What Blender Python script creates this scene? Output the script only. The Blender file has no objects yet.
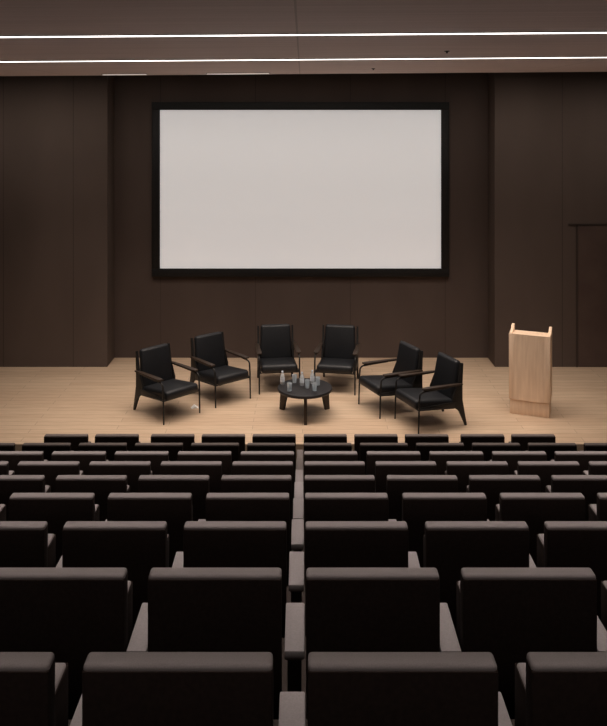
import bpy, bmesh, math, random
from mathutils import Vector, Matrix
random.seed(4)
SC = bpy.context.scene
COL = SC.collection

# ------------------------------------------------------------------ helpers
def link(o, parent=None):
    COL.objects.link(o)
    if parent is not None:
        o.parent = parent
    return o

def obj(name, bm, mat, parent=None, smooth=True, loc=None, rotz=None):
    bmesh.ops.recalc_face_normals(bm, faces=bm.faces)
    me = bpy.data.meshes.new(name)
    bm.to_mesh(me); bm.free()
    me.materials.append(mat)
    if smooth:
        for p in me.polygons: p.use_smooth = True
        me.set_sharp_from_angle(angle=math.radians(38))
    o = bpy.data.objects.new(name, me)
    if loc: o.location = loc
    if rotz is not None: o.rotation_euler = (0, 0, rotz)
    return link(o, parent)

def tag(o, label, cat, group=None):
    o['label'] = label; o['category'] = cat
    if group: o['group'] = group
    return o

def thing(name, label, cat, loc=(0, 0, 0), rotz=0.0, group=None):
    o = bpy.data.objects.new(name, None)
    o.location = loc; o.rotation_euler = (0, 0, rotz)
    o.empty_display_size = .1
    link(o)
    return tag(o, label, cat, group)

def struct(name, bm, mat, smooth=False):
    o = obj(name, bm, mat, None, smooth)
    o['kind'] = 'structure'
    return o

def dup(root, loc, rotz, label, group):
    r = root.copy(); COL.objects.link(r)
    r.location = loc; r.rotation_euler = (0, 0, rotz)
    r['label'] = label
    if group: r['group'] = group
    for ch in list(root.children):
        c = ch.copy(); COL.objects.link(c); c.parent = r
        for g in list(ch.children):
            d = g.copy(); COL.objects.link(d); d.parent = c
    return r

def box(bm, x0, x1, y0, y1, z0, z1, bev=0.0, seg=3, M=None):
    r = bmesh.ops.create_cube(bm, size=1.0)
    vs = r['verts']
    for v in vs:
        v.co = Vector(((x0+x1)/2 + v.co.x*(x1-x0), (y0+y1)/2 + v.co.y*(y1-y0), (z0+z1)/2 + v.co.z*(z1-z0)))
    if bev > 0:
        es = list({e for v in vs for e in v.link_edges})
        rr = bmesh.ops.bevel(bm, geom=es, offset=bev, segments=seg, profile=.5, affect='EDGES')
        vs = list({v for f in rr['faces'] for v in f.verts} | {v for v in vs if v.is_valid})
    if M is not None:
        for v in vs: v.co = M @ v.co
    return vs

def prism(bm, pts, thick, M=None, bev=0.0):
    """polygon pts (a,b) in local XY extruded +-thick/2 along local Z, moved by M"""
    n = len(pts)
    lo = [bm.verts.new((a, b, -thick/2)) for a, b in pts]
    hi = [bm.verts.new((a, b, thick/2)) for a, b in pts]
    fs = [bm.faces.new(lo[::-1]), bm.faces.new(hi)]
    for i in range(n):
        fs.append(bm.faces.new((lo[i], lo[(i+1) % n], hi[(i+1) % n], hi[i])))
    vs = lo + hi
    if bev > 0:
        es = list({e for f in fs[:2] for e in f.edges})
        rr = bmesh.ops.bevel(bm, geom=es, offset=bev, segments=2, profile=.5, affect='EDGES')
        vs = list({v for f in rr['faces'] for v in f.verts} | {v for v in vs if v.is_valid})
    if M is not None:
        for v in vs: v.co = M @ v.co
    return vs

def lathe(bm, prof, n=24, c=(0, 0, 0)):
    rings = []
    for r, z in prof:
        if r < 1e-6:
            rings.append([bm.verts.new((c[0], c[1], c[2]+z))])
        else:
            rings.append([bm.verts.new((c[0]+r*math.cos(2*math.pi*i/n), c[1]+r*math.sin(2*math.pi*i/n), c[2]+z)) for i in range(n)])
    for A, B in zip(rings, rings[1:]):
        if len(A) == 1 and len(B) == 1: continue
        for i in range(n):
            j = (i+1) % n
            if len(A) == 1: bm.faces.new((A[0], B[i], B[j]))
            elif len(B) == 1: bm.faces.new((A[i], A[j], B[0]))
            else: bm.faces.new((A[i], A[j], B[j], B[i]))

def tube(bm, path, r, n=10):
    """round tube along a path; r a number or one radius per point"""
    P = [Vector(p) for p in path]
    R = r if isinstance(r, (list, tuple)) else [r]*len(P)
    rings = []
    up = None
    for i, p in enumerate(P):
        t = (P[min(i+1, len(P)-1)] - P[max(i-1, 0)]).normalized()
        if up is None:
            up = Vector((1, 0, 0)) if abs(t.x) < .9 else Vector((0, 1, 0))
        a = (up - t*up.dot(t)).normalized(); b = t.cross(a); up = a
        rings.append([bm.verts.new(p + (a*math.cos(2*math.pi*k/n) + b*math.sin(2*math.pi*k/n))*R[i]) for k in range(n)])
    for A, B in zip(rings, rings[1:]):
        for k in range(n):
            bm.faces.new((A[k], A[(k+1) % n], B[(k+1) % n], B[k]))
    bm.faces.new(rings[0][::-1]); bm.faces.new(rings[-1])

# ------------------------------------------------------------------ materials
def lin(c):
    c /= 255.0
    return c/12.92 if c <= .04045 else ((c+.055)/1.055)**2.4
def rgb(r, g, b): return (lin(r), lin(g), lin(b), 1)

def base_mat(name, rough=.6, spec=.3):
    m = bpy.data.materials.new(name); m.use_nodes = True
    nt = m.node_tree
    b = nt.nodes['Principled BSDF']
    b.inputs['Roughness'].default_value = rough
    b.inputs['Specular IOR Level'].default_value = spec
    return m, nt, b

def ramp_noise(nt, scale, c0, c1, mapscale=(1, 1, 1), detail=4, lo=.35, hi=.65, coords='Object'):
    tc = nt.nodes.new('ShaderNodeTexCoord')
    mp = nt.nodes.new('ShaderNodeMapping'); mp.inputs['Scale'].default_value = mapscale
    nz = nt.nodes.new('ShaderNodeTexNoise'); nz.inputs['Scale'].default_value = scale; nz.inputs['Detail'].default_value = detail
    cr = nt.nodes.new('ShaderNodeValToRGB')
    cr.color_ramp.elements[0].position = lo; cr.color_ramp.elements[0].color = c0
    cr.color_ramp.elements[1].position = hi; cr.color_ramp.elements[1].color = c1
    nt.links.new(tc.outputs[coords], mp.inputs['Vector'])
    nt.links.new(mp.outputs['Vector'], nz.inputs['Vector'])
    nt.links.new(nz.outputs['Fac'], cr.inputs['Fac'])
    return tc, mp, nz, cr

def bump(nt, b, src, strength, dist=.01):
    bp = nt.nodes.new('ShaderNodeBump'); bp.inputs['Strength'].default_value = strength; bp.inputs['Distance'].default_value = dist
    nt.links.new(src, bp.inputs['Height']); nt.links.new(bp.outputs['Normal'], b.inputs['Normal'])

def noise_mat(name, c0, c1, scale, rough=.6, spec=.3, mapscale=(1, 1, 1), bmp=.1, bd=.003, detail=4):
    m, nt, b = base_mat(name, rough, spec)
    tc, mp, nz, cr = ramp_noise(nt, scale, c0, c1, mapscale, detail)
    nt.links.new(cr.outputs['Color'], b.inputs['Base Color'])
    if bmp: bump(nt, b, nz.outputs['Fac'], bmp, bd)
    return m

def mul(c, k): return (c[0]*k, c[1]*k, c[2]*k, 1)

def planks_mat(name, c0, c1, width=.14, length=1.9, rough=.42):
    m, nt, b = base_mat(name, rough, .35)
    tc = nt.nodes.new('ShaderNodeTexCoord')
    br = nt.nodes.new('ShaderNodeTexBrick')
    br.inputs['Scale'].default_value = 1.0
    br.inputs['Brick Width'].default_value = length; br.inputs['Row Height'].default_value = width
    br.inputs['Mortar Size'].default_value = .004; br.inputs['Mortar Smooth'].default_value = .3
    br.inputs['Color1'].default_value = c0; br.inputs['Color2'].default_value = c1
    br.inputs['Mortar'].default_value = mul(c0, .55)
    br.offset = .37
    nt.links.new(tc.outputs['Object'], br.inputs['Vector'])
    mp = nt.nodes.new('ShaderNodeMapping'); mp.inputs['Scale'].default_value = (1.2, 22, 22)
    nz = nt.nodes.new('ShaderNodeTexNoise'); nz.inputs['Scale'].default_value = 2.0; nz.inputs['Detail'].default_value = 6
    nt.links.new(tc.outputs['Object'], mp.inputs['Vector']); nt.links.new(mp.outputs['Vector'], nz.inputs['Vector'])
    cr = nt.nodes.new('ShaderNodeValToRGB')
    cr.color_ramp.elements[0].position = .3; cr.color_ramp.elements[0].color = (.70, .68, .66, 1)
    cr.color_ramp.elements[1].position = .7; cr.color_ramp.elements[1].color = (1, 1, 1, 1)
    nt.links.new(nz.outputs['Fac'], cr.inputs['Fac'])
    mx = nt.nodes.new('ShaderNodeMix'); mx.data_type = 'RGBA'; mx.blend_type = 'MULTIPLY'
    mx.inputs['Factor'].default_value = .8
    nt.links.new(br.outputs['Color'], mx.inputs['A']); nt.links.new(cr.outputs['Color'], mx.inputs['B'])
    nt.links.new(mx.outputs['Result'], b.inputs['Base Color'])
    return m

def panel_wall_mat(name, c0, c1, pitch=1.22, offs=0.0):
    """dark cloth wall panels: fine vertical rib and a narrow seam every `pitch` metres"""
    m, nt, b = base_mat(name, .8, .2)
    tc, mp, nz, cr = ramp_noise(nt, .8, c0, c1, (1, 1, .35), 3)
    sep = nt.nodes.new('ShaderNodeSeparateXYZ'); nt.links.new(tc.outputs['Object'], sep.inputs[0])
    ad = nt.nodes.new('ShaderNodeMath'); ad.operation = 'ADD'; ad.inputs[1].default_value = 50*pitch + offs
    md = nt.nodes.new('ShaderNodeMath'); md.operation = 'MODULO'; md.inputs[1].default_value = pitch
    lt = nt.nodes.new('ShaderNodeMath'); lt.operation = 'LESS_THAN'; lt.inputs[1].default_value = .014
    nt.links.new(sep.outputs['X'], ad.inputs[0]); nt.links.new(ad.outputs[0], md.inputs[0]); nt.links.new(md.outputs[0], lt.inputs[0])
    mx = nt.nodes.new('ShaderNodeMix'); mx.data_type = 'RGBA'
    mx.inputs['B'].default_value = mul(c0, .72)
    nt.links.new(lt.outputs[0], mx.inputs['Factor']); nt.links.new(cr.outputs['Color'], mx.inputs['A'])
    nt.links.new(mx.outputs['Result'], b.inputs['Base Color'])
    wv = nt.nodes.new('ShaderNodeTexWave'); wv.inputs['Scale'].default_value = 18; wv.inputs['Distortion'].default_value = .4
    nt.links.new(tc.outputs['Object'], wv.inputs['Vector'])
    bump(nt, b, wv.outputs['Fac'], .15, .004)
    return m

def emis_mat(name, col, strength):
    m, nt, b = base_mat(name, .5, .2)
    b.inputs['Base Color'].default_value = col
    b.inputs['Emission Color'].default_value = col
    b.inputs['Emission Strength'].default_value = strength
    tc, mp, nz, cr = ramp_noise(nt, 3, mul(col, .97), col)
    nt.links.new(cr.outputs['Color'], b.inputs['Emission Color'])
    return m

M_SEAT = noise_mat('seat_cloth', (.135, .112, .106, 1), (.155, .130, .123, 1), 260, .85, .15, bmp=.15, bd=.0008)
M_SHADE_SHELL = noise_mat('shade_shell', (.011, .0065, .005, 1), (.015, .009, .007, 1), 60, .85, .08, bmp=.05)  # near-black, with the shade on seat backs and sides put into the colour
M_ARM = noise_mat('arm_pad', (.140, .118, .112, 1), (.160, .136, .130, 1), 160, .75, .2, bmp=.12, bd=.0008)
M_STAND = noise_mat('seat_standard', (.040, .032, .028, 1), (.050, .040, .034, 1), 40, .6, .25, bmp=.03)
M_LEATHER = noise_mat('black_leather', (.0050, .0056, .0072, 1), (.0085, .0095, .0120, 1), 45, .5, .40, bmp=.18, bd=.002)
M_STEEL = noise_mat('black_steel', (.008, .007, .007, 1), (.013, .012, .011, 1), 30, .5, .35, bmp=.02)
M_DWOOD = noise_mat('dark_oak', (.020, .013, .009, 1), (.038, .024, .016, 1), 6, .45, .35, (1, 14, 14), .05)
M_TTOP = noise_mat('table_top_black', (.010, .009, .010, 1), (.016, .014, .015, 1), 10, .35, .40, bmp=.02)
M_STAGE = planks_mat('pale_oak_boards', rgb(206, 182, 156), rgb(196, 170, 144))
M_LECT = noise_mat('lectern_oak', rgb(228, 198, 170), rgb(240, 212, 184), 3, .5, .3, (9, 9, .8), .04)
M_CARPET = noise_mat('dark_carpet', (.018, .013, .011, 1), (.028, .021, .018, 1), 180, .95, .05, bmp=.3)
M_WALL = panel_wall_mat('wall_cloth', (.085, .062, .052, 1), (.105, .078, .066, 1), 1.22, .35)
M_RECESS = panel_wall_mat('recess_cloth', (.075, .054, .046, 1), (.092, .067, .057, 1), 1.72, .86)
M_DOOR = noise_mat('door_cloth', (.085, .056, .048, 1), (.100, .070, .058, 1), 2, .75, .2, bmp=.05)
M_TRIM = noise_mat('trim_cloth', (.050, .036, .030, 1), (.058, .042, .035, 1), 2, .75, .2, bmp=.02)
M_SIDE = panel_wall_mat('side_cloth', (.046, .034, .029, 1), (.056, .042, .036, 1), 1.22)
M_BLACK = noise_mat('matt_black', (.006, .0055, .0055, 1), (.010, .009, .009, 1), 30, .6, .3, bmp=.02)
M_WHITE = noise_mat('white_paper', (.75, .75, .74, 1), (.82, .82, .81, 1), 20, .7, .2, bmp=.02)
M_SCREEN = emis_mat('screen_white_glow', (.80, .785, .785, 1), .395)  # emission stands in for light falling on the screen, which is no lamp
M_LED = emis_mat('led_diffuser', (1.0, .95, .90, 1), 4.0)
M_LEDDIM = emis_mat('led_diffuser_dim', (1.0, .90, .80, 1), .55)

def ceiling_mat():
    m, nt, b = base_mat('ceiling_boards', .7, .2)
    tc, mp, nz, cr = ramp_noise(nt, 1.4, (.58, .46, .42, 1), (.66, .53, .49, 1), (.25, 9, 9), 5)
    sep = nt.nodes.new('ShaderNodeSeparateXYZ'); nt.links.new(tc.outputs['Object'], sep.inputs[0])
    ad = nt.nodes.new('ShaderNodeMath'); ad.operation = 'ADD'; ad.inputs[1].default_value = 40*3.66 + .05
    md = nt.nodes.new('ShaderNodeMath'); md.operation = 'MODULO'; md.inputs[1].default_value = 3.66
    lt = nt.nodes.new('ShaderNodeMath'); lt.operation = 'LESS_THAN'; lt.inputs[1].default_value = .015
    nt.links.new(sep.outputs['X'], ad.inputs[0]); nt.links.new(ad.outputs[0], md.inputs[0]); nt.links.new(md.outputs[0], lt.inputs[0])
    mx = nt.nodes.new('ShaderNodeMix'); mx.data_type = 'RGBA'; mx.inputs['B'].default_value = (.44, .35, .31, 1)
    nt.links.new(lt.outputs[0], mx.inputs['Factor']); nt.links.new(cr.outputs['Color'], mx.inputs['A'])
    nt.links.new(mx.outputs['Result'], b.inputs['Base Color'])
    return m
M_CEIL = ceiling_mat()

def glass_mat(name, col):
    m, nt, b = base_mat(name, .04, .5)
    b.inputs['Base Color'].default_value = col
    b.inputs['Transmission Weight'].default_value = 1.0
    b.inputs['IOR'].default_value = 1.45
    tc, mp, nz, cr = ramp_noise(nt, 8, mul(col, .97), col)
    nt.links.new(cr.outputs['Color'], b.inputs['Base Color'])
    return m
def milky(m, k):
    m.node_tree.nodes['Principled BSDF'].inputs['Transmission Weight'].default_value = k
    return m
M_GLASS = glass_mat('clear_glass', (.88, .95, 1, 1))
M_BOTTLE = glass_mat('bottle_plastic', (.93, .97, 1, 1))
M_WATER = glass_mat('water', (.85, .93, .98, 1))
M_WATER.node_tree.nodes['Principled BSDF'].inputs['IOR'].default_value = 1.33
milky(M_GLASS, .55); milky(M_BOTTLE, .5)
M_LABEL = noise_mat('bottle_label', (.70, .74, .80, 1), (.80, .84, .88, 1), 12, .6, .3, bmp=0)
M_CAP = noise_mat('bottle_cap', (.55, .62, .72, 1), (.60, .66, .76, 1), 20, .5, .4, bmp=0)

# ------------------------------------------------------------------ layout constants (metres, stage floor is z = 0)
CAMZ = 4.40
D1, PITCH = 2.34, .995            # first row's back plane, row spacing
RISE = .3145
SEATH = .85
def row_y(i): return D1 + PITCH*(i-1)
DZ = (0, .004, .009, .015, .016, .002, -.004, -.015, -.020, 0)     # the treads are not perfectly even
def row_z(i): return (DZ[i] if i > 0 else 0) + CAMZ - (1.614 + RISE*(i-1)) - SEATH
STAGE_Y = 10.70
WALL_Y, RECESS_Y = 13.97, 14.50
HALF = 8.0
ROLL = math.radians(-.42)
CEILZ = CAMZ + .65

# ------------------------------------------------------------------ the setting
bm = bmesh.new()
zf = row_z(9)
for i in range(-3, 10):
    y0 = row_y(i) - .10
    y1 = row_y(i+1) - .10 if i < 9 else STAGE_Y
    box(bm, -HALF, HALF, y0, y1, zf - .3, row_z(i))
struct('floor', bm, M_CARPET)

bm = bmesh.new(); box(bm, -HALF, HALF, STAGE_Y, RECESS_Y + .2, zf - .3, 0, .006, 2)
struct('stage_floor', bm, M_STAGE)

bm = bmesh.new(); box(bm, -HALF, -3.41, WALL_Y, RECESS_Y + .2, 0, 6.0); struct('wall_back_left', bm, M_WALL)
bm = bmesh.new(); box(bm, 3.36, HALF, WALL_Y, RECESS_Y + .2, 0, 6.0); struct('wall_back_right', bm, M_WALL)
bm = bmesh.new(); box(bm, -3.41, 3.36, RECESS_Y, RECESS_Y + .2, 0, 6.0); struct('wall_back', bm, M_RECESS)
ZB = zf - .3
bm = bmesh.new(); box(bm, -HALF-.2, -HALF, row_y(-3)-.3, RECESS_Y + .2, ZB, 6.0); struct('wall_left', bm, M_SIDE)
bm = bmesh.new(); box(bm, HALF, HALF+.2, row_y(-3)-.3, RECESS_Y + .2, ZB, 6.0); struct('wall_right', bm, M_SIDE)
bm = bmesh.new(); box(bm, -HALF, HALF, row_y(-3)-.3, row_y(-3)-.1, ZB, 6.0); struct('wall_rear', bm, M_SIDE)

# ceiling: boarded soffit over the hall that stops short of the back wall, dark void above the stage
RM = Matrix.Translation((0, 0, CEILZ)) @ Matrix.Rotation(ROLL, 4, 'Y')
CE = 12.68
bm = bmesh.new(); box(bm, -HALF, HALF, row_y(-3)-.2, CE, 0, .12, M=RM); struct('ceiling', bm, M_CEIL)
bm = bmesh.new(); box(bm, -HALF, HALF, row_y(-3)-.2, RECESS_Y + .2, 5.9, 6.0); struct('ceiling.001', bm, M_BLACK)

# flush door in the right-hand wall, with its frame
bm = bmesh.new(); box(bm, 4.815, 6.35, WALL_Y-.012, WALL_Y, .01, 2.46); d = struct('door_1', bm, M_DOOR)
bm = bmesh.new()
box(bm, 4.775, 4.80, WALL_Y-.016, WALL_Y, 0, 2.50); box(bm, 4.64, 6.40, WALL_Y-.016, WALL_Y, 2.475, 2.505); box(bm, 6.375, 6.40, WALL_Y-.016, WALL_Y, 0, 2.475)
struct('trim_1', bm, M_TRIM)

# ------------------------------------------------------------------ ceiling lights and fittings
def ceil_pt(x, y, dz=0): return RM @ Vector((x, y, dz))
def linear_light(y, x0, x1, label, mat, w=.055, h=.011):
    t = thing('linear_ceiling_light', label, 'ceiling light', ceil_pt((x0+x1)/2, y), 0, 'linear ceiling lights')
    t.rotation_euler = (0, ROLL, 0)
    L = (x1-x0)/2
    bm = bmesh.new(); box(bm, -L, L, -w/2-.012, w/2+.012, -.006, 0, .002, 1); obj('housing', bm, M_STAND, t)
    bm = bmesh.new(); box(bm, -L+.01, L-.01, -w/2, w/2, -h, -.006, .004, 2); obj('diffuser', bm, mat, t)
    return t
linear_light(6.42, -7.9, 7.9, 'long thin white light line across the brown ceiling, the nearer of the two', M_LED)
linear_light(9.29, -7.9, 7.9, 'long thin white light line across the brown ceiling, the one nearer the stage', M_LED)
linear_light(12.30, -3.08, -2.39, 'short faint light strip at the ceiling edge above the left wall corner', M_LEDDIM, .08, .014)
linear_light(12.30, -1.48, -.50, 'short faint light strip at the ceiling edge above left half of screen', M_LEDDIM, .08, .014)

for x, y, lb in ((1.49, 8.25, 'small dark round fitting in the ceiling between the two light lines'),
                 (1.00, 11.3, 'small dark round fitting in the ceiling near its edge above the screen')):
    t = thing('ceiling_fitting', lb, 'ceiling fitting', ceil_pt(x, y), 0, 'small ceiling fittings')
    bm = bmesh.new(); lathe(bm, [(0, 0), (.028, 0), (.028, -.005), (.014, -.010), (0, -.010)], 20); obj('flange', bm, M_BLACK, t)
    bm = bmesh.new(); lathe(bm, [(0, -.010), (.008, -.010), (.008, -.02), (.013, -.021), (.013, -.024), (0, -.024)], 16); obj('nozzle', bm, M_BLACK, t)

# ------------------------------------------------------------------ projection screen
SX0, SX1, SZ0, SZ1 = -2.722, 2.650, -2.92 + CAMZ, .235 + CAMZ
t = thing('projection_screen', 'large blank white projection screen in a black frame on the recessed wall', 'screen', ((SX0+SX1)/2, RECESS_Y, SZ0))
w2 = (SX1-SX0)/2; hh = SZ1-SZ0; fb = .145
bm = bmesh.new()
for (a, b_, c, d_) in ((-w2, w2, 0, fb), (-w2, w2, hh-fb, hh), (-w2, -w2+fb, fb, hh-fb), (w2-fb, w2, fb, hh-fb)):
    box(bm, a, b_, -.07, 0, c, d_, .008, 2)
obj('frame', bm, M_BLACK, t)
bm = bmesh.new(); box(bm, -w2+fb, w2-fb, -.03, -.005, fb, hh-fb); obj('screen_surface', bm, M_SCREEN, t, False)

# ------------------------------------------------------------------ auditorium seats
def make_seat():
    t = thing('theatre_seat', '', 'theatre seat')
    # upholstered back: tall rounded slab, tilted a touch
    bm = bmesh.new()
    box(bm, -.278, .278, 0, .068, SEATH-.06, SEATH, .013, 4)      # top roll
    box(bm, -.270, .270, .004, .072, .27, SEATH-.02, .012, 3)     # face towards the stage
    b = obj('backrest', bm, M_SEAT, t)
    bm = bmesh.new()
    box(bm, -.277, .277, -.004, .010, .25, SEATH-.017, .004, 2)
    for s in (-1, 1): box(bm, s*.2725-.0065, s*.2725+.0065, -.003, .064, .25, SEATH-.017, .004, 2)
    obj('back_shade_shell', bm, M_SHADE_SHELL, t)  # dark rear and side plates paint the back as shaded below its top roll
    # tipped-up cushion in front of the back
    bm = bmesh.new(); box(bm, -.248, .248, .112, .290, .22, .665, .012, 3); obj('seat_cushion', bm, M_SEAT, t)
    bm = bmesh.new(); box(bm, -.250, .250, .286, .300, .215, .655, .005, 2)
    bm = bmesh.new()
    box(bm, -.250, .250, .286, .300, .215, .655, .005, 2)
    for s in (-1, 1): box(bm, s*.2475-.0045, s*.2475+.0045, .110, .290, .215, .655, .003, 2)
    obj('shade_shell', bm, M_SHADE_SHELL, t)  # side plates added to paint the tipped-up cushion's flanks in shade
    add_arm(t, -.3275)
    return t
arm_me = {}
def add_arm(t, x):
    bm = bmesh.new(); box(bm, x-.0425, x+.0425, .0, .335, .495, .535, .006, 2); obj('armrest', bm, M_ARM, t)
    bm = bmesh.new()
    box(bm, x-.030, x+.030, .03, .30, .02, .497, .006, 2)
    box(bm, x-.040, x+.040, -.02, .34, 0, .02, .004, 1)
    obj('standard', bm, M_STAND, t)

ORD = ['', 'first', 'second', 'third', 'fourth', 'fifth', 'sixth', 'seventh', 'eighth', 'ninth']
per_side = {1: 2, 2: 3, 3: 3, 4: 4, 5: 4, 6: 5, 7: 5, 8: 6, 9: 5}
proto = make_seat(); used = False
for i in range(1, 10):
    rowtxt = {1: 'row nearest the camera', 9: 'row nearest the stage', 8: 'second row from the stage', 7: 'third row from the stage'}.get(i, ORD[i] + ' row from the camera')
    n = per_side[i]
    for side in (-1, 1):
        for k in range(n):
            x = -.036 + side*(.330 + .655*k)
            if i == 9 and k >= 3: x += side*.065
            sd = 'left' if side < 0 else 'right'
            pos = ('first seat ' if k == 0 else ORD[k+1] + ' seat ') + sd + ' of the central gap'
            lab = 'dark brown theatre seat, ' + rowtxt + ', ' + pos
            loc = (x, row_y(i), row_z(i))
            if not used:
                proto.location = loc; proto['label'] = lab; proto['group'] = 'theatre seats facing the stage'; used = True; s = proto
            else:
                s = dup(proto, loc, 0, lab, 'theatre seats facing the stage')
            if side == 1 and k == n-1: last = s
    END = last
    # the row's right-hand end needs the closing armrest (copied below once the prototype set is complete)
    END['_end'] = 1
ends = [o for o in COL.objects if o.get('_end')]
am = [c for c in proto.children if c.name.startswith(('armrest', 'standard'))]
for e in ends:
    del e['_end']
    for c in am:
        q = c.copy(); COL.objects.link(q); q.parent = e; q.location = (.655, 0, 0)
# row nearest the stage: the seats beyond the wider gap also need a closing arm on the inner block
# ------------------------------------------------------------------ lounge armchairs on the stage
def make_armchair():
    t = thing('lounge_armchair', '', 'armchair')
    # local frame: front is -Y; front feet at (+-.32,-.40), rear feet at (+-.305,.40)
    bm = bmesh.new()
    box(bm, -.290, .290, -.33, .33, -.070, .058, .048, 4)
    for v in bm.verts:                                   # crowned top, rolled front
        if v.co.z > 0: v.co.z += .018*(1-(v.co.x/.285)**2)*(1-(v.co.y/.33)**2)
    A = Matrix.Translation((0, -.10, .365)) @ Matrix.Rotation(math.radians(-6.5), 4, 'X')
    for v in bm.verts: v.co = A @ v.co
    obj('seat', bm, M_LEATHER, t)
    bm = bmesh.new()
    box(bm, -.258, .258, -.055, .05, 0, .555, .042, 4)
    for v in bm.verts:
        if v.co.y < 0: v.co.y -= .022*(1-(v.co.x/.255)**2)*math.sin(math.pi*min(1, max(0, v.co.z/.555)))
    for v in bm.verts: v.co.x *= 1.06 - .11*max(0, v.co.z)/.535
    Bk = Matrix.Translation((0, .222, .36)) @ Matrix.Rotation(math.radians(-10), 4, 'X')
    for v in bm.verts: v.co = Bk @ v.co
    obj('backrest', bm, M_LEATHER, t)
    # folded-steel side: back post and rear leg in one bent tapering blade
    prof = [(.385, 0), (.415, 0), (.372, .20), (.335, .37), (.338, .60), (.354, .885), (.320, .89), (.275, .62), (.175, .42), (.165, .30), (.285, .22)]
    for s in (-1, 1):
        bm = bmesh.new()
        Mx = Matrix(((0, 0, 1, s*.285), (1, 0, 0, 0), (0, 1, 0, 0), (0, 0, 0, 1)))
        prism(bm, prof, .030, Mx, .004)
        obj('rear_leg', bm, M_STEEL, t)
    for s in (-1, 1):
        x = s*.32
        bm = bmesh.new()
        pts = [(x, -.40, 0), (x, -.395, .20), (x, -.388, .42), (x, -.380, .52)]
        for q in range(1, 7):
            a = q/6*math.pi/2
            pts.append((x, -.380 + .07*(1-math.cos(a)), .52 + .058*math.sin(a)))
        pts += [(x, -.10, .583), (x, .10, .583)]
        tube(bm, pts, [.011, .012, .013, .013] + [.012]*6 + [.011, .009], 10)
        obj('front_leg', bm, M_STEEL, t)
        bm = bmesh.new()
        prism(bm, [(-.035, -.33), (.035, -.33), (.040, -.24), (.030, .18), (.020, .325), (-.020, .325), (-.030, .18), (-.040, -.24)], .024,
              Matrix.Translation((s*.312, 0, .606)) @ Matrix.Rotation(math.radians(-1.0), 4, 'X'), .006)
        obj('armrest', bm, M_DWOOD, t)
    bm = bmesh.new()
    tube(bm, [(-.32, -.392, .33), (.32, -.392, .33)], .011, 8)
    for s in (-1, 1): tube(bm, [(s*.315, -.39, .33), (s*.30, .0, .31), (s*.285, .26, .32)], .012, 8)
    for s in (-1, 1):                                     # deep pressed side rails
        Mx = Matrix(((0, 0, 1, s*.297), (1, 0, 0, 0), (0, 1, 0, 0), (0, 0, 0, 1)))
        prism(bm, [(-.385, .315), (.20, .265), (.22, .36), (-.385, .355)], .020, Mx, .004)
    tube(bm, [(-.28, .27, .34), (.28, .27, .34)], .011, 8)
    obj('seat_frame', bm, M_STEEL, t)
    return t

def place_by_feet(fl, fr):
    """front-left and front-right foot (as seen from the camera: left/right) -> origin and turn about z"""
    a = Vector((fl[0], fl[1], 0)); b = Vector((fr[0], fr[1], 0))
    r = (b-a).normalized(); back = Vector((-r.y, r.x, 0))
    o = (a+b)/2 + back*.40
    return (o.x, o.y, 0), math.atan2(r.y, r.x)
CH = [((-1.969, 11.36), (-1.518, 11.81), 'black leather armchair at far left of the stage, nearest the seats, turned right'),
      ((-1.306, 12.01), (-.807, 12.42), 'black leather armchair second from left on stage, behind the far left one'),
      ((-.68, 12.60), (-.045, 12.68), 'black leather armchair behind the table, left one of the rear pair'),
      ((.190, 12.67), (.825, 12.56), 'black leather armchair behind the table, right one of the rear pair'),
      ((.853, 12.18), (1.126, 11.58), 'black leather armchair just right of the table, side-on, facing left'),
      ((1.347, 11.58), (1.59, 11.02), 'black leather armchair at far right of the group, nearest the lectern')]
c0 = make_armchair()
for k, (fl, fr, lab) in enumerate(CH):
    loc, rz = place_by_feet(fl, fr)
    if k == 0:
        c0.location = loc; c0.rotation_euler = (0, 0, rz); c0['label'] = lab; c0['group'] = 'black armchairs on the stage'
    else:
        dup(c0, loc, rz, lab, 'black armchairs on the stage')

# ------------------------------------------------------------------ low round table
TC = (.035, 11.77)
t = thing('coffee_table', 'low round dark wooden table with three tapered legs, between the armchairs', 'table', (TC[0], TC[1], 0))
bm = bmesh.new(); lathe(bm, [(0, .352), (.375, .352), (.398, .360), (.405, .376), (.403, .392), (.395, .400), (0, .400)], 64); obj('table_top', bm, M_TTOP, t)
bm = bmesh.new(); lathe(bm, [(0, .318), (.20, .318), (.20, .352), (0, .352)], 32); obj('underframe', bm, M_STEEL, t)
for k in range(3):
    a = -math.pi/2 + .02 + k*2*math.pi/3
    Mx = Matrix.Rotation(a, 4, 'Z') @ Matrix(((1, 0, 0, 0), (0, 0, -1, 0), (0, 1, 0, 0), (0, 0, 0, 1)))
    bm = bmesh.new()
    prism(bm, [(.350, 0), (.425, 0), (.402, .362), (.19, .352), (.19, .325), (.285, .30)], .045, Mx, .006)
    obj('leg', bm, M_DWOOD, t)

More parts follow.
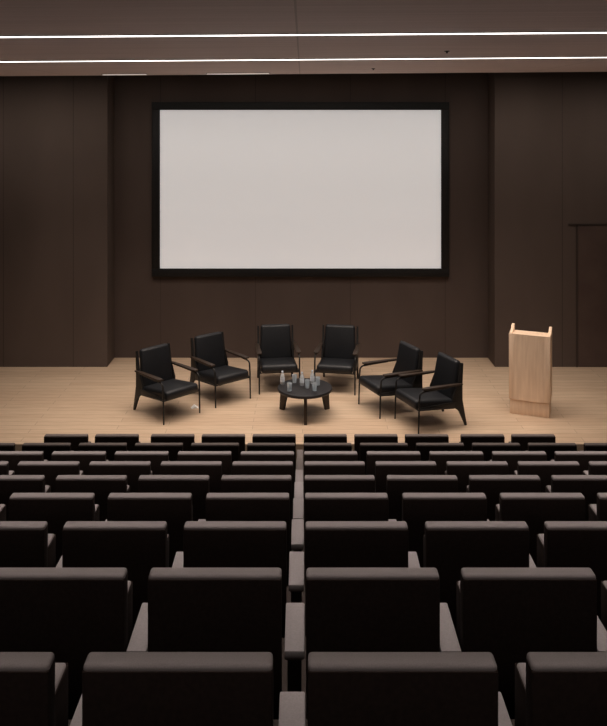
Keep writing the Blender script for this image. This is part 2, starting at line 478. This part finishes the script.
# ------------------------------------------------------------------ things on the table
def at_table(px, py):
    S = (py-115.0)/(CAMZ-.40)
    return ((px-302.5)/S, 800.0/S, .4005)
def make_bottle():
    t = thing('water_bottle', '', 'bottle')
    bm = bmesh.new()
    lathe(bm, [(0, 0), (.028, 0), (.032, .006), (.032, .115), (.029, .135), (.016, .165), (.013, .172), (.013, .185), (0, .185)], 24)
    obj('bottle_body', bm, M_BOTTLE, t)
    bm = bmesh.new(); lathe(bm, [(.0325, .045), (.0335, .046), (.0335, .108), (.0325, .109)], 24); obj('paper_label', bm, M_LABEL, t)
    bm = bmesh.new(); lathe(bm, [(.0138, .180), (.0155, .180), (.0155, .197), (.013, .200), (0, .200)], 18); obj('cap', bm, M_CAP, t)
    return t
def make_glass():
    t = thing('drinking_glass', '', 'glass')
    bm = bmesh.new()
    lathe(bm, [(0, 0), (.029, 0), (.031, .004), (.037, .118), (.0355, .119), (.030, .014), (0, .012)], 24)
    obj('tumbler', bm, M_GLASS, t)
    return t
g0 = None
for px, py, lab in ((282.5, 384.5, 'small water bottle standing alone at the left edge of the round table'),
                    (302.0, 385.5, 'small water bottle standing at the middle of the round table'),
                    (312.3, 383.6, 'small water bottle among the glasses at the right of the round table')):
    L = at_table(px, py)
    if g0 is None:
        g0 = make_bottle(); g0.location = L; g0['label'] = lab; g0['group'] = 'water bottles on the round table'
    else: dup(g0, L, random.random()*6, lab, 'water bottles on the round table')
g1 = None
for px, py, lab in ((294.5, 382.5, 'clear glass between the left and middle bottles on the round table'),
                    (289.5, 391.0, 'clear glass near the front left rim of the round table'),
                    (307.3, 388.0, 'clear glass just right of the middle bottle on the round table'),
                    (317.8, 385.0, 'clear glass furthest right on the round table'),
                    (314.5, 390.6, 'clear glass nearest the front right rim of the round table')):
    L = at_table(px, py)
    if g1 is None:
        g1 = make_glass(); g1.location = L; g1['label'] = lab; g1['group'] = 'glasses on the round table'
    else: dup(g1, L, random.random()*6, lab, 'glasses on the round table')

# small folded white card lying on the boards by the far left armchair
bm = bmesh.new()
box(bm, -.055, .055, -.04, .04, 0, .004)
prism(bm, [(-.04, .004), (.04, .004), (.0, .035)], .10, Matrix.Rotation(math.pi/2, 4, 'X') @ Matrix.Translation((0, 0, 0)))
o = obj('folded_card', bm, M_WHITE, None, False, (-1.62, 12.03, 0), .3)
tag(o, 'small folded white card lying on the stage boards beside the far left armchair', 'card')

# ------------------------------------------------------------------ lectern
fl = Vector((3.06, 11.79, 0)); fr = Vector((3.57, 11.59, 0))
r = (fr-fl).normalized(); back = Vector((-r.y, r.x, 0))
mid = (fl+fr)/2
t = thing('lectern', 'tall pale oak lectern standing at the right of the stage', 'lectern', (mid.x, mid.y, 0), math.atan2(r.y, r.x))
W2, DP = .292, .40
bm = bmesh.new(); box(bm, -W2+.014, W2-.014, .012, DP-.01, 0, .212, .004, 2); obj('plinth', bm, M_LECT, t)
# slightly bowed front panel
bm = bmesh.new()
N = 12
pts = []
for k in range(N+1):
    x = -W2 + 2*W2*k/N
    pts.append((x, -.012*(1-(x/W2)**2)))
pts += [(W2, .032), (-W2, .032)]
prism(bm, pts, .966, Matrix.Translation((0, 0, .218+.483)), .003); obj('front_panel', bm, M_LECT, t)
for s in (-1, 1):
    bm = bmesh.new()
    Mx = Matrix(((0, 0, 1, s*(W2-.021)), (1, 0, 0, 0), (0, 1, 0, 0), (0, 0, 0, 1)))
    prism(bm, [(.033, .218), (DP, .218), (DP, 1.235), (DP-.09, 1.235), (DP-.16, 1.195), (.033, 1.186)], .040, Mx, .003)
    obj('side_panel', bm, M_LECT, t)
bm = bmesh.new()
box(bm, -W2+.042, W2-.042, 0, DP-.035, -.012, .012, .003, 1, Matrix.Translation((0, .033, 1.165)) @ Matrix.Rotation(math.radians(-6), 4, 'X'))
obj('reading_shelf', bm, M_LECT, t)
bm = bmesh.new(); box(bm, -W2+.042, W2-.042, .04, DP-.03, .55, .572, .002, 1); obj('inner_shelf', bm, M_LECT, t)

# ------------------------------------------------------------------ lights
def area(name, loc, sx, sy, power, col, spread=180, rot=(0, 0, 0)):
    l = bpy.data.lights.new(name, 'AREA'); l.shape = 'RECTANGLE'; l.size = sx; l.size_y = sy
    l.energy = power; l.color = col; l.spread = math.radians(spread)
    o = bpy.data.objects.new(name, l); o.location = loc; o.rotation_euler = rot; COL.objects.link(o); return o
def spot(name, loc, target, power, col, ang, blend=.6, r=.06):
    l = bpy.data.lights.new(name, 'SPOT'); l.energy = power; l.color = col
    l.spot_size = math.radians(ang); l.spot_blend = blend; l.shadow_soft_size = r
    o = bpy.data.objects.new(name, l); o.location = loc
    o.rotation_euler = (Vector(target)-Vector(loc)).to_track_quat('-Z', 'Y').to_euler()
    COL.objects.link(o); return o
HALLC = (1, .93, .89)
for k, y in enumerate((2.0, 2.9, 3.8, 4.7, 5.6, 6.6, 7.5, 8.3)):
    area('hall_light', (0, y, CEILZ - .10), 12, .10, 38 + 2.6*k, HALLC, 29)
STG = (1, .86, .755)
area('stage_light', (0, 11.3, CEILZ-.10), 8.5, .5, 132, STG, 100)
area('stage_light', (0, 12.45, CEILZ-.10), 8.5, .3, 36, STG, 100)
for x in (-4, -2, 0, 2, 4):
    spot('front_of_house_spot', (x, 7.7, CEILZ-.12), (x, 11.6, 0), 150, STG, 44, .7, .30)
# wall washer tucked at the ceiling edge, tilted towards the back wall
area('wall_washer', (0, 12.62, CEILZ-.10), 15, .08, 42, (1, .90, .80), 118, (math.radians(38), 0, 0))
area('bounce_fill', (0, 8.4, 3.0), 14.5, 8.6, 25, (1, .90, .85), 180, (math.pi, 0, 0))  # added floating fill without a fixture, stands in for light bounced onto the ceiling

w = bpy.data.worlds.new('World'); SC.world = w; w.use_nodes = True
w.node_tree.nodes['Background'].inputs['Color'].default_value = (.05, .045, .04, 1)
w.node_tree.nodes['Background'].inputs['Strength'].default_value = .02

# ------------------------------------------------------------------ camera
cam = bpy.data.cameras.new('Camera'); co = bpy.data.objects.new('Camera', cam); COL.objects.link(co)
co.location = (0, 0, CAMZ); co.rotation_euler = (math.pi/2, 0, 0)
cam.sensor_fit = 'HORIZONTAL'; cam.sensor_width = 36
# the frame is taller than wide: focal length 800 px, eye level at row 115 of 726 (a lens shifted down)
cam.lens = 800/607*36
cam.shift_y = -(363-115)/607
cam.shift_x = 1.0/607
cam.clip_start = .05
SC.camera = co
SC.view_settings.view_transform = 'Standard'
SC.view_settings.look = 'None'
SC.view_settings.exposure = 0
SC.view_settings.gamma = 1
